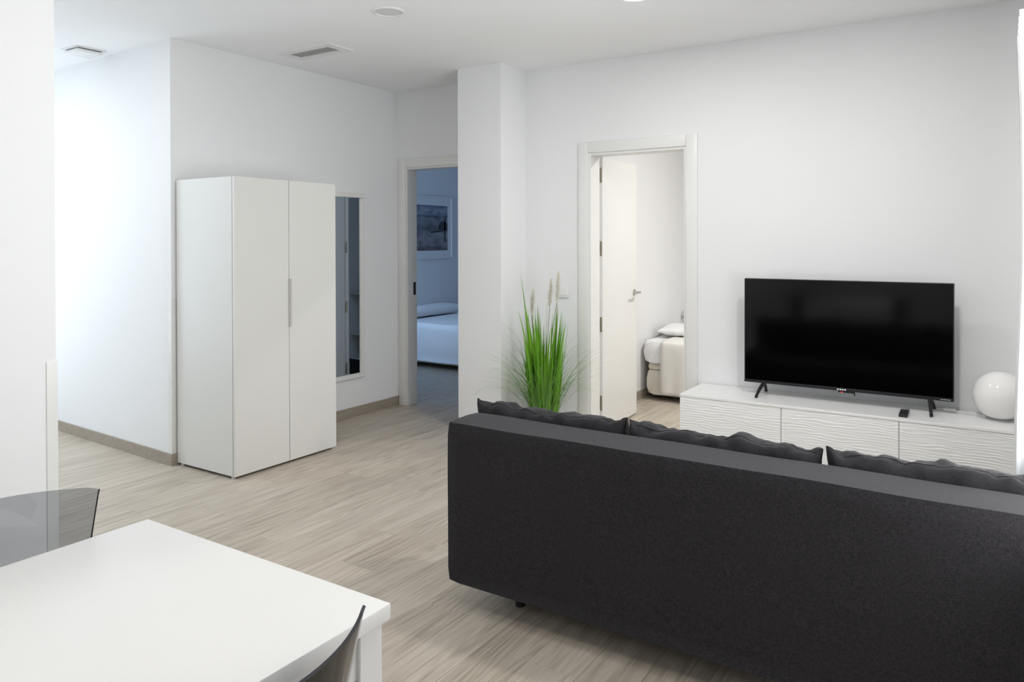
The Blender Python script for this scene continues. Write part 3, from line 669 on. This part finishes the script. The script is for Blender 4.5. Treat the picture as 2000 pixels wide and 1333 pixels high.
def cushion_bm(w_, h_, t_, seed, wr=0.015, nu=84, nv=44, box_=True):
    """stuffed cushion: x width, y thickness, z height; boxy with pinched corners and puckered edges"""
    bm = bmesh.new(); front, back_ = [], []
    pu, pv, q = (7, 6, 0.42) if box_ else (5, 4, 0.55)
    for side, store in ((1, front), (-1, back_)):
        for j in range(nv + 1):
            r_ = []
            for i in range(nu + 1):
                u0 = -1 + 2 * i / nu; v0 = -1 + 2 * j / nv
                u = math.sin(u0 * PI / 2); v = math.sin(v0 * PI / 2)
                th = (max(0, 1 - abs(u) ** pu)) ** q * (max(0, 1 - abs(v) ** pv)) ** q
                X = u * w_ / 2 * (1 - 0.022 * (1 - v * v)); Z = v * h_ / 2 * (1 - 0.022 * (1 - u ** 6))
                Y = side * t_ / 2 * th - (0.22 * t_ * (1 - th) if box_ else 0)
                p = Vector((X, Y, Z))
                n1 = noise.noise(Vector((X * 6 + seed, Y * 9, Z * 6))); n2 = noise.noise(Vector((X * 19, Y * 15 + seed, Z * 11))); n3 = noise.noise(Vector((X * 44 + seed, Y * 25, Z * 22)))
                edge = max(abs(u), abs(v)) ** 4
                crease = abs(noise.noise(Vector((X * 10 + Z * 6 + seed * 2, Y * 4, Z * 2.5)))) ** 0.6
                p.y += side * (0.9 * n1 + 0.55 * n2 + 0.3 * n3 - 0.9 * (0.55 - crease)) * wr * th ** 0.5
                up = max(0, v) ** 2
                p.z += wr * (0.55 * n1 + 0.75 * n2 * edge + 0.35 * n3 - 0.7 * (0.5 - crease) * up) * (0.25 + up)
                if box_ and v > 0: p.z += 0.012 * max(0, abs(u) - 0.93) / 0.07 * v ** 6
                p.x += 0.5 * wr * noise.noise(Vector((X * 6, seed, Z * 14)))
                r_.append(bm.verts.new(p))
            store.append(r_)
    for st_, fl in ((front, 0), (back_, 1)):
        for j in range(nv):
            for i in range(nu):
                f4 = (st_[j][i], st_[j][i + 1], st_[j + 1][i + 1], st_[j + 1][i])
                bm.faces.new(f4 if fl else f4[::-1])
    for j in range(nv + 1):
        for i in range(nu + 1):
            if i in (0, nu) or j in (0, nv):
                m_ = (front[j][i].co + back_[j][i].co) / 2; front[j][i].co = m_; back_[j][i].co = m_
    rim = [tuple(v.co) for v in front[0]] + [tuple(r[-1].co) for r in front[1:]] + [tuple(v.co) for v in front[-1][-2::-1]] + [tuple(r[0].co) for r in front[-2:0:-1]]
    bmesh.ops.remove_doubles(bm, verts=bm.verts[:], dist=0.0004)
    return bm, rim
for i, (cx, wd_, tz, lab) in enumerate(((-1.485, 0.668, 0.752, 'dark grey back cushion at the left end of the sofa under the grass plant'),
                                    (-0.806, 0.664, 0.750, 'dark grey middle back cushion of the sofa below the left part of the stand'),
                                    (-0.114, 0.690, 0.756, 'dark grey back cushion at the right end of the sofa toward the curtain'))):
    ct = thing('back_cushion', lab, 'cushion', (cx, 2.588, 0.45), group='loose back cushions on the sofa')
    hh = tz - 0.452
    bm, rim = cushion_bm(wd_, hh, 0.185, 3.7 * i + 1.3)
    bmesh.ops.translate(bm, verts=bm.verts[:], vec=(0, 0, hh / 2))
    cv = link('cover', bm, M_CUSH, ct, smooth=True, world=False)
    b2 = bmesh.new(); pts = [Vector(p) + Vector((0, 0, hh / 2)) for p in rim]; pts.append(pts[0]); tube(b2, pts, 0.0026, 6, cap=False)
    link('piping', b2, M_CUSH, ct, smooth=True, world=False)

# ------------------------------------------------------------------ dining table
TX0, TX1, TY0, TY1, TZ = -1.724, -0.944, -0.16, 1.042, 0.750
tb = thing('dining_table', 'white rectangular dining table cut off by the lower left corner', 'table', ((TX0 + TX1) / 2, (TY0 + TY1) / 2, 0))
bx('table_top', (TX0, TX1, TY0, TY1, TZ - 0.030, TZ), M_TABLE, tb, 0.002, 2)
ins = 0.011; lw = 0.058
for x0 in (TX0 + ins, TX1 - ins - lw):
    for y0 in (TY0 + ins, TY1 - ins - lw):
        bx('leg', (x0, x0 + lw, y0, y0 + lw, 0, TZ - 0.030), M_TABLE, tb, 0.002, 1)
ap = (TZ - 0.115, TZ - 0.030)
for x0 in (TX0 + ins + 0.008, TX1 - ins - 0.008 - 0.018): bx('apron', (x0, x0 + 0.018, TY0 + ins + lw, TY1 - ins - lw, *ap), M_TABLE, tb)
for y0 in (TY0 + ins + 0.008, TY1 - ins - 0.008 - 0.018): bx('apron', (TX0 + ins + lw, TX1 - ins - lw, y0, y0 + 0.018, *ap), M_TABLE, tb)

# ------------------------------------------------------------------ smoked chairs (local: the sitter faces +X)
def chair_shell():
    prof = [(0.235, 0.425), (0.215, 0.447), (0.12, 0.448), (0.0, 0.436), (-0.10, 0.432), (-0.165, 0.447), (-0.198, 0.49), (-0.212, 0.55), (-0.222, 0.63), (-0.232, 0.72), (-0.243, 0.822)]
    path = [Vector((x, 0, z)) for x, z in prof]; path = smooth_path(path, 5)
    n = len(path) - 1; nu = 24; A, B = [], []
    for k, p in enumerate(path):
        t = k / n
        a = path[max(k - 1, 0)]; c = path[min(k + 1, n)]; tan = (c - a).normalized(); nrm = Vector((tan.z, 0, -tan.x))   # points forward/up
        if nrm.x < 0 and nrm.z < 0: nrm = -nrm
        zb = max(0, (p.z - 0.45) / 0.372)
        wid = 0.222 if t < 0.38 else (0.222 + (0.186 - 0.222) * min(1, (t - 0.38) / 0.2) + 0.054 * max(0, (p.z - 0.55) / 0.272) ** 1.25)
        bulge = 0.012 + 0.085 * min(1, zb * 1.5)
        ra, rb = [], []
        for i in range(nu + 1):
            u = -1 + 2 * i / nu
            off = bulge * (abs(u) ** 2.0)
            q = Vector((p.x, u * wid, p.z))
            if zb > 0: q.x += off * min(1, zb * 3) ; q.z += (1 - min(1, zb * 3)) * off + 0.007 * (1 - u * u) * zb
            else: q.z += off
            # rounded top and front corners
            if k == n and abs(u) > 0.99: q.z -= 0.005
            ra.append(q); nn = nrm
            rb.append(q - nn * 0.0068)
        A.append(ra); B.append(rb)
    bm = bmesh.new()
    VA = [[bm.verts.new(q) for q in r] for r in A]; VB = [[bm.verts.new(q) for q in r] for r in B]
    for k in range(n):
        for i in range(nu):
            bm.faces.new((VA[k][i], VA[k][i + 1], VA[k + 1][i + 1], VA[k + 1][i])).material_index = 0
            bm.faces.new((VB[k][i + 1], VB[k][i], VB[k + 1][i], VB[k + 1][i + 1])).material_index = 0
    for k in range(n):
        for i in (0, nu): bm.faces.new((VA[k][i], VA[k + 1][i], VB[k + 1][i], VB[k][i])).material_index = 1
    for i in range(nu):
        for k in (0, n): bm.faces.new((VA[k][i], VA[k][i + 1], VB[k][i + 1], VB[k][i])).material_index = 1
    return bm
def make_chair(label, x, y, rz):
    t = thing('dining_chair', label, 'chair', (x, y, 0), rz, 'smoked plastic dining chairs')
    sh = link('seat_shell', chair_shell(), [M_SMOKE, M_SMOKE_EDGE], t, smooth=True, world=False)
    sh.data.set_sharp_from_angle(angle=math.radians(50))
    for s in (-1, 1):
        bm = bmesh.new(); yy = 0.19 * s
        tube(bm, smooth_path([(-0.14, yy * 0.8, 0.424), (0.05, yy * 0.9, 0.424), (0.17, yy, 0.420), (0.205, yy, 0.40), (0.205, yy, 0.30), (0.205, yy, 0.06), (0.195, yy, 0.02), (0.15, yy, 0.012), (-0.10, yy, 0.012), (-0.24, yy, 0.012)], 6), 0.0115, 10)
        link('leg', bm, M_CHROME, t, smooth=True, world=False)
    bm = bmesh.new(); tube(bm, [(-0.235, -0.19, 0.012), (-0.235, 0.19, 0.012)], 0.0112, 10); link('crossbar', bm, M_CHROME, t, smooth=True, world=False)
    return t
make_chair('smoked grey see-through dining chair between the table and the left wall', -1.690, 0.748, 0.0)
make_chair('smoked grey see-through dining chair at the near side of the table toward the sofa', -1.030, 0.668, PI)

# ------------------------------------------------------------------ grass plant
PX, PY = -2.655, 4.50
pl = thing('potted_grass', 'tall green ornamental grass with cream plumes beside the pillar', 'plant', (PX, PY, 0))
bm = bmesh.new(); lathe(bm, [(0, 0), (0.075, 0), (0.085, 0.01), (0.105, 0.20), (0.100, 0.20), (0.085, 0.17), (0, 0.17)], 32, (PX, PY, 0)); link('pot', bm, M_POT, pl, autosmooth=True)
bm = bmesh.new(); lathe(bm, [(0, 0.188), (0.05, 0.185), (0.092, 0.178), (0.09, 0.171), (0, 0.171)], 24, (PX, PY, 0)); link('moss', bm, M_SOIL, pl, smooth=True)
def ribbon(bm, pts, wid, side, fold=0.25):
    vs = []
    n = len(pts) - 1
    for i, p in enumerate(pts):
        t = i / n; wv = wid * min(1, 0.45 + 2.2 * t) * (1 - t ** 2.2) + 0.0004
        tan = (pts[min(i + 1, n)] - pts[max(i - 1, 0)]).normalized()
        s = (side - tan * side.dot(tan)).normalized(); nn = s.cross(tan)
        vs.append((bm.verts.new(p - s * wv), bm.verts.new(p + nn * wv * fold), bm.verts.new(p + s * wv)))
    for a, b in zip(vs, vs[1:]):
        bm.faces.new((a[0], a[1], b[1], b[0])); bm.faces.new((a[1], a[2], b[2], b[1]))
rng = random.Random(21)
def blade(az, r0, lean, length, wid, droop, tw):
    d = Vector((math.cos(az), math.sin(az), 0)); p = Vector((PX, PY, 0.18)) + d * r0; pts = []
    n = 9; ang = lean; step = length / n
    for i in range(n + 1):
        pts.append(p.copy()); p = p + (d * math.sin(ang) + Vector((0, 0, 1)) * math.cos(ang)) * step; ang += droop / n * (0.4 + 1.4 * i / n)
    side = Vector((-d.y, d.x, 0)); side = (Matrix.Rotation(tw, 3, 'Z') @ side)
    b = bmesh.new(); ribbon(b, pts, wid, side)
    o = link('blade', b, M_BLADE, pl, smooth=True)
# a few measured blades first: (height above floor, sideways reach along the picture plane)
for az, r0, lean, ln, wid, dr_, tw in ((PI + 0.55, 0.075, 0.05, 1.01, 0.0105, 0.10, 0.9), (PI + 0.55, 0.05, 0.03, 0.86, 0.010, 0.06, 0.7), (0.6, 0.035, 0.00, 0.83, 0.011, 0.20, 0.5), (0.55, 0.05, 0.04, 0.80, 0.013, 0.05, 1.0), (0.5, 0.0, 0.02, 0.90, 0.008, 0.03, 0.2), (PI, 0.02, 0.01, 0.72, 0.012, 0.02, 0.4)):
    blade(az, r0, lean, ln, wid, dr_, tw)
for i in range(100):
    az = rng.uniform(0, 2 * PI); r0 = 0.095 * math.sqrt(rng.random())
    blade(az, r0, 0.02 + r0 * rng.uniform(0.2, 1.0), rng.uniform(0.36, 0.80), rng.uniform(0.007, 0.0135), rng.uniform(0.0, 0.25), rng.uniform(-1.2, 1.2))
bm = bmesh.new()
for i in range(260):
    az = rng.uniform(0, 2 * PI); d = Vector((math.cos(az), math.sin(az), 0)); r0 = 0.09 * math.sqrt(rng.random())
    p = Vector((PX, PY, 0.18)) + d * r0; pts = []; n = 10; ang = rng.uniform(0.05, 0.55); ln = rng.uniform(0.32, 0.74) if i % 4 else rng.uniform(0.6, 0.92); dr_ = rng.uniform(0.8, 2.2)
    if PY + d.y * ln * 0.7 > TVY - 0.02: ln *= 0.55
    if PX + d.x * ln * 0.8 < -3.0: ln *= 0.72
    for k in range(n + 1):
        if p.y > TVY - 0.03: p.y = TVY - 0.03
        if p.y > 4.48 and p.x < -2.99: p.x = -2.99
        pts.append(p.copy()); p = p + (d * math.sin(ang) + Vector((0, 0, 1)) * math.cos(ang)) * ln / n; ang += dr_ / n * (0.3 + 1.5 * k / n)
    ribbon(bm, pts, rng.uniform(0.0012, 0.0026), Vector((-d.y, d.x, 0)), 0.2)
o = link('fine_grass', bm, M_FINE, pl, smooth=True); o['kind'] = 'stuff'
for dx, dy, z0, z1 in ((0.090, 0.0, 0.98, 1.20), (0.03, 0.02, 0.95, 1.15), (-0.085, 0.0, 0.90, 1.08)):
    base = Vector((PX + dx * 0.83, PY + dx * 0.55 + dy, z0)); top = base + Vector((0.012, 0.005, z1 - z0))
    b = bmesh.new(); tube(b, smooth_path([(PX + dx * 0.3, PY + dx * 0.2, 0.18), (PX + dx * 0.5, PY + dx * 0.33, 0.6), tuple(base), tuple(top)], 6), 0.0018, 6)
    stem = link('plume_stem', b, pm('plume_stem_brown', (0.14, 0.11, 0.06), 0.8, nscale=40, nvar=0.1), pl, smooth=True)
    b = bmesh.new()
    for k in range(900):
        t = rng.random() ** 0.8; c = base.lerp(top, t); rad = 0.034 * math.sin(PI * min(1, 0.18 + t * 0.8)) + 0.003
        a = rng.uniform(0, 2 * PI); d = Vector((math.cos(a), math.sin(a), 0)); tip = c + d * rad * rng.uniform(0.5, 1.1) + Vector((0, 0, rng.uniform(0.01, 0.035)))
        s = Vector((-d.y, d.x, 0)) * 0.0016
        b.faces.new((b.verts.new(c - s), b.verts.new(c + s), b.verts.new(tip)))
    o = link('plume', b, M_PLUME, stem); o['kind'] = 'stuff'

# ------------------------------------------------------------------ curtain
def curtain():
    t = thing('curtain', 'white floor-length curtain bunched at the right edge of the room', 'curtain', (0.15, 3.65, 0.01))
    bm = bmesh.new(); nz, nu = 40, 90; zt = 2.272
    def off(z):       # how far the near hem line is drawn back toward the wall, by height
        pts = ((0.0, -0.008), (0.45, -0.007), (0.75, -0.004), (0.95, 0.001), (1.1, 0.006), (1.3, 0.012), (1.6, 0.014), (1.95, 0.011), (2.15, 0.003), (2.272, 0.001))
        for (a, va), (b, vb) in zip(pts, pts[1:]):
            if z <= b: return va + (vb - va) * (z - a) / (b - a)
        return pts[-1][1]
    g = []
    for k in range(nz + 1):
        z = 0.01 + (zt - 0.01) * k / nz; r_ = []
        for i in range(nu + 1):
            u = i / nu
            amp = 0.060
            X = 0.1165 + amp * math.cos(u * 5.5 * 2 * PI + PI + 0.12 * math.sin(z * 2)) + off(z)
            Y = 3.36 + 0.58 * u + 0.012 * math.sin(u * 11 * 2 * PI + z)
            if k == nz and False: pass
            r_.append(bm.verts.new((X, Y, z)))
        g.append(r_)
    for k in range(nz):
        for i in range(nu): bm.faces.new((g[k][i], g[k][i + 1], g[k + 1][i + 1], g[k + 1][i]))
    fo = link('fabric', bm, M_CURT, t, smooth=True); md = fo.modifiers.new('thickness', 'SOLIDIFY'); md.thickness = 0.002
    bm = bmesh.new(); tube(bm, [(0.125, 1.2, 2.285), (0.125, 4.0, 2.285)], 0.011, 12); link('rod', bm, M_WHITEP, t, smooth=True)
    for yb in (1.25, 3.96):
        bm = bmesh.new(); tube(bm, [(0.125, yb, 2.285), (0.299, yb, 2.285)], 0.008, 10); link('bracket', bm, M_WHITEP, t, smooth=True)
curtain()

# ------------------------------------------------------------------ dim blue bedroom: bed, pillow, picture
b1 = thing('bed', 'low bed under a white bedspread in the dim blue bedroom', 'bed', (-5.05, 7.2, 0))
bx('base', (BEDX + 0.03, -4.08, 6.52, 7.88, 0.055, 0.26), M_CREAM, b1, 0.02)
soft_box('mattress', (BEDX + 0.03, -4.06, 6.51, 7.89, 0.262, 0.485), 0.04, M_LINEN, b1, 0.004, 2)
soft_box('bedspread', (BEDX + 0.33, -4.02, 6.475, 7.92, 0.080, 0.505), 0.03, M_LINEN, b1, 0.008, 8, f=4.0)
for lx in (BEDX + 0.12, -4.2):
    for ly in (6.62, 7.78):
        bm = bmesh.new(); lathe(bm, [(0, 0), (0.02, 0), (0.024, 0.056), (0, 0.056)], 12, (lx, ly, 0)); link('leg', bm, M_BLACK, b1)
def pillow(label, loc, w_, h_, t_, rot, mat, seed, group=None):
    o, rim = cushion_bm(w_, h_, t_, seed, 0.008, 36, 26, False)
    ob = link('pillow', o, mat, None, smooth=True); ob.location = loc; ob.rotation_euler = rot
    return tag(ob, label, 'pillow', group)
pillow('white pillow at the head of the bed in the blue bedroom', (BEDX + 0.20, 7.15, 0.570), 1.28, 0.36, 0.125, (PI / 2, 0, PI / 2), M_LINEN, 4.4)

pc0, pc1, pz0, pz1 = 6.70, 7.905, 1.19, 1.985
pic = thing('framed_picture', 'beach dune photograph in a wide white mat hanging above the bed', 'picture', (BEDX, (pc0 + pc1) / 2, pz0))
for d in ((pc0, pc1, pz0, pz0 + 0.018), (pc0, pc1, pz1 - 0.018, pz1)): bx('frame_rail', (BEDX + 0.001, BEDX + 0.024, *d), M_WHITEP, pic)
for d in ((pc0, pc0 + 0.018, pz0 + 0.018, pz1 - 0.018), (pc1 - 0.018, pc1, pz0 + 0.018, pz1 - 0.018)): bx('frame_stile', (BEDX + 0.001, BEDX + 0.024, *d), M_WHITEP, pic)
bx('mat_board', (BEDX + 0.001, BEDX + 0.010, pc0 + 0.018, pc1 - 0.018, pz0 + 0.018, pz1 - 0.018), M_WHITEP, pic)
def beach_mat():
    mt, nt, b = new_mat('beach_print'); N, L = nt.nodes, nt.links
    tc = N.new('ShaderNodeTexCoord'); sp = N.new('ShaderNodeSeparateXYZ'); L.new(tc.outputs['Generated'], sp.inputs[0])
    n1 = N.new('ShaderNodeTexNoise'); n1.inputs['Scale'].default_value = 9; n1.inputs['Detail'].default_value = 7
    mp = N.new('ShaderNodeMapping'); mp.inputs['Scale'].default_value = (1, 0.6, 1.6); L.new(tc.outputs['Generated'], mp.inputs[0]); L.new(mp.outputs[0], n1.inputs['Vector'])
    cr = N.new('ShaderNodeValToRGB'); els = cr.color_ramp.elements
    els[0].position = 0.0; els[0].color = (0.10, 0.10, 0.11, 1); els[1].position = 1.0; els[1].color = (0.16, 0.20, 0.28, 1)
    for p, c in ((0.12, (0.26, 0.25, 0.27)), (0.40, (0.30, 0.29, 0.32)), (0.46, (0.14, 0.14, 0.17)), (0.52, (0.19, 0.20, 0.23)), (0.72, (0.24, 0.26, 0.30)), (0.755, (0.10, 0.13, 0.17)), (0.79, (0.28, 0.33, 0.40)), (0.90, (0.34, 0.38, 0.46))):
        e = els.new(p); e.color = (*c, 1)
    ma = N.new('ShaderNodeMath'); ma.operation = 'MULTIPLY_ADD'; ma.inputs[1].default_value = 0.10; L.new(n1.outputs['Fac'], ma.inputs[0])
    sb = N.new('ShaderNodeMath'); sb.operation = 'SUBTRACT'; sb.inputs[1].default_value = 0.05; L.new(sp.outputs[2], sb.inputs[0]); L.new(sb.outputs[0], ma.inputs[2]); L.new(ma.outputs[0], cr.inputs[0])
    mx = N.new('ShaderNodeMix'); mx.data_type = 'RGBA'; mx.blend_type = 'MULTIPLY'; mx.inputs[0].default_value = 1.0
    c2 = N.new('ShaderNodeValToRGB'); c2.color_ramp.elements[0].position = 0.36; c2.color_ramp.elements[0].color = (0.55, 0.54, 0.58, 1); c2.color_ramp.elements[1].position = 0.56; c2.color_ramp.elements[1].color = (1, 1, 1, 1)
    n2 = N.new('ShaderNodeTexNoise'); n2.inputs['Scale'].default_value = 7; n2.inputs['Detail'].default_value = 5; L.new(tc.outputs['Generated'], n2.inputs['Vector']); L.new(n2.outputs['Fac'], c2.inputs[0])
    L.new(cr.outputs[0], mx.inputs[6]); L.new(c2.outputs[0], mx.inputs[7]); L.new(mx.outputs[2], b.inputs['Base Color']); b.inputs['Roughness'].default_value = 0.5
    return mt
M_BEACH = beach_mat(); M_INK = pm('dark_print_ink', (0.025, 0.025, 0.03), 0.5, nscale=30, nvar=0.2)
q0, q1, r0_, r1_ = pc0 + 0.09, pc1 - 0.095, pz0 + 0.105, pz1 - 0.115
pr = bx('print', (BEDX + 0.010, BEDX + 0.0112, q0, q1, r0_, r1_), M_BEACH, pic)
bm = bmesh.new(); xx = BEDX + 0.0113
def flat(pts): bm.faces.new([bm.verts.new((xx, q0 + (q1 - q0) * u, r0_ + (r1_ - r0_) * v)) for u, v in pts])
flat([(0.80, 0.46), (0.81, 0.55), (0.85, 0.62), (0.90, 0.66), (0.96, 0.64), (0.995, 0.58), (0.995, 0.42), (0.90, 0.47)])
flat([(0.93, 0.18), (0.955, 0.18), (0.965, 0.72), (0.93, 0.72)])
for u, hh in ((0.76, 0.12), (0.735, 0.09), (0.71, 0.06), (0.60, 0.05), (0.57, 0.04)): flat([(u, 0.46), (u + 0.008, 0.46), (u + 0.008, 0.46 + hh), (u, 0.46 + hh)])
flat([(0.64, 0.40), (0.72, 0.44), (0.95, 0.47), (0.90, 0.42), (0.70, 0.39)])
link('print_silhouettes', bm, M_INK, pr)

# open wardrobe in the blue bedroom, met in the tall mirror
sh = thing('open_wardrobe', 'open white wardrobe with shelves in the blue bedroom glimpsed in the mirror', 'wardrobe', (-3.2, 6.0, 0))
for x0 in (-3.56, -2.935): bx('side_panel', (x0, x0 + 0.02, 5.76, 6.25, 0, 2.3), M_WARD, sh)
for z in (0.42, 0.85, 2.05): bx('shelf_board', (-3.54, -2.935, 5.80, 6.23, z, z + 0.022), M_WARD, sh)
bx('top_panel', (-3.54, -2.935, 5.76, 6.25, 2.28, 2.30), M_WARD, sh)
bx('bottom_panel', (-3.54, -2.935, 5.76, 6.25, 0.17, 0.19), M_WARD, sh)
bx('plinth', (-3.54, -2.935, 5.79, 5.81, 0, 0.17), M_BLACK, sh)
bx('back_panel', (-3.54, -2.935, 6.23, 6.25, 0, 2.28), M_WARD, sh)

# ------------------------------------------------------------------ cream bedroom: box bed, throw, pillow
b2x0, b2y0 = -2.655, 6.30
b2 = thing('box_bed', 'cream upholstered box bed in the bright bedroom behind the door', 'bed', (b2x0 + 0.7, b2y0 + 0.95, 0))
soft_box('base', (b2x0, b2x0 + 1.40, b2y0 + 0.01, b2y0 + 1.9, 0.045, 0.262), 0.030, M_CREAM, b2, 0.002, 6)
soft_box('base_lid', (b2x0 + 0.012, b2x0 + 1.39, b2y0 + 0.022, b2y0 + 1.89, 0.266, 0.325), 0.012, M_CREAM, b2, 0.001, 6)
soft_box('mattress', (b2x0 - 0.022, b2x0 + 1.41, b2y0 - 0.012, b2y0 + 1.9, 0.330, 0.520), 0.034, M_LINEN, b2, 0.004, 9)
for lx in (b2x0 + 0.15, b2x0 + 1.25):
    for ly in (b2y0 + 0.2, b2y0 + 1.7):
        bm = bmesh.new(); lathe(bm, [(0, 0), (0.03, 0), (0.03, 0.05), (0, 0.05)], 12, (lx, ly, 0)); link('leg', bm, M_BLACK, b2)
def throw():
    bm = bmesh.new(); x0, x1 = -2.505, -1.75
    path = smooth_path([(b2y0 + 0.75, 0.529), (b2y0 + 0.10, 0.531), (b2y0 + 0.0, 0.520), (b2y0 - 0.030, 0.48), (b2y0 - 0.034, 0.30), (b2y0 - 0.030, 0.065)] and [Vector((0, a, b)) for a, b in ((b2y0 + 0.75, 0.529), (b2y0 + 0.10, 0.531), (b2y0 + 0.0, 0.522), (b2y0 - 0.032, 0.48), (b2y0 - 0.034, 0.30), (b2y0 - 0.030, 0.065))], 6)
    n = 24; g = []
    for p in path:
        drop = max(0, (0.50 - p.z) / 0.45)
        g.append([bm.verts.new((x0 + (x1 - x0) * i / n, p.y - drop * (0.010 + 0.008 * math.sin(i * 1.25)), p.z + 0.002 * math.sin(i * 2.1))) for i in range(n + 1)])
    for a, b in zip(g, g[1:]):
        for i in range(n): bm.faces.new((a[i], a[i + 1], b[i + 1], b[i]))
    o = link('bed_throw', bm, M_CREAM2, None, smooth=True); md = o.modifiers.new('thickness', 'SOLIDIFY'); md.thickness = 0.005; md.offset = 1.0
    return o
tag(rebase(throw()), 'pale cream throw hanging over the end of the box bed', 'blanket')
pillow('plump white pillow lying on the box bed in the bright bedroom', (-2.33, 6.78, 0.584), 0.70, 0.44, 0.105, (PI / 2, 0, 0.15), M_LINEN, 8.8)
ws = thing('wall_lamp', 'slim grey reading lamp on the bedroom wall above the box bed', 'wall lamp', (B2X, 7.33, 0.58))
bx('wall_plate', (B2X + 0.0005, B2X + 0.010, 7.315, 7.345, 0.62, 0.66), M_GREYP, ws, 0.002, 1)
bm = bmesh.new(); tube(bm, [(B2X + 0.03, 7.33, 0.575), (B2X + 0.03, 7.33, 0.715)], 0.011, 12); link('lamp_tube', bm, M_STEEL, ws, autosmooth=True)
bm = bmesh.new(); tube(bm, [(B2X + 0.009, 7.33, 0.64), (B2X + 0.03, 7.33, 0.64)], 0.006, 8); link('arm', bm, M_STEEL, ws, smooth=True)
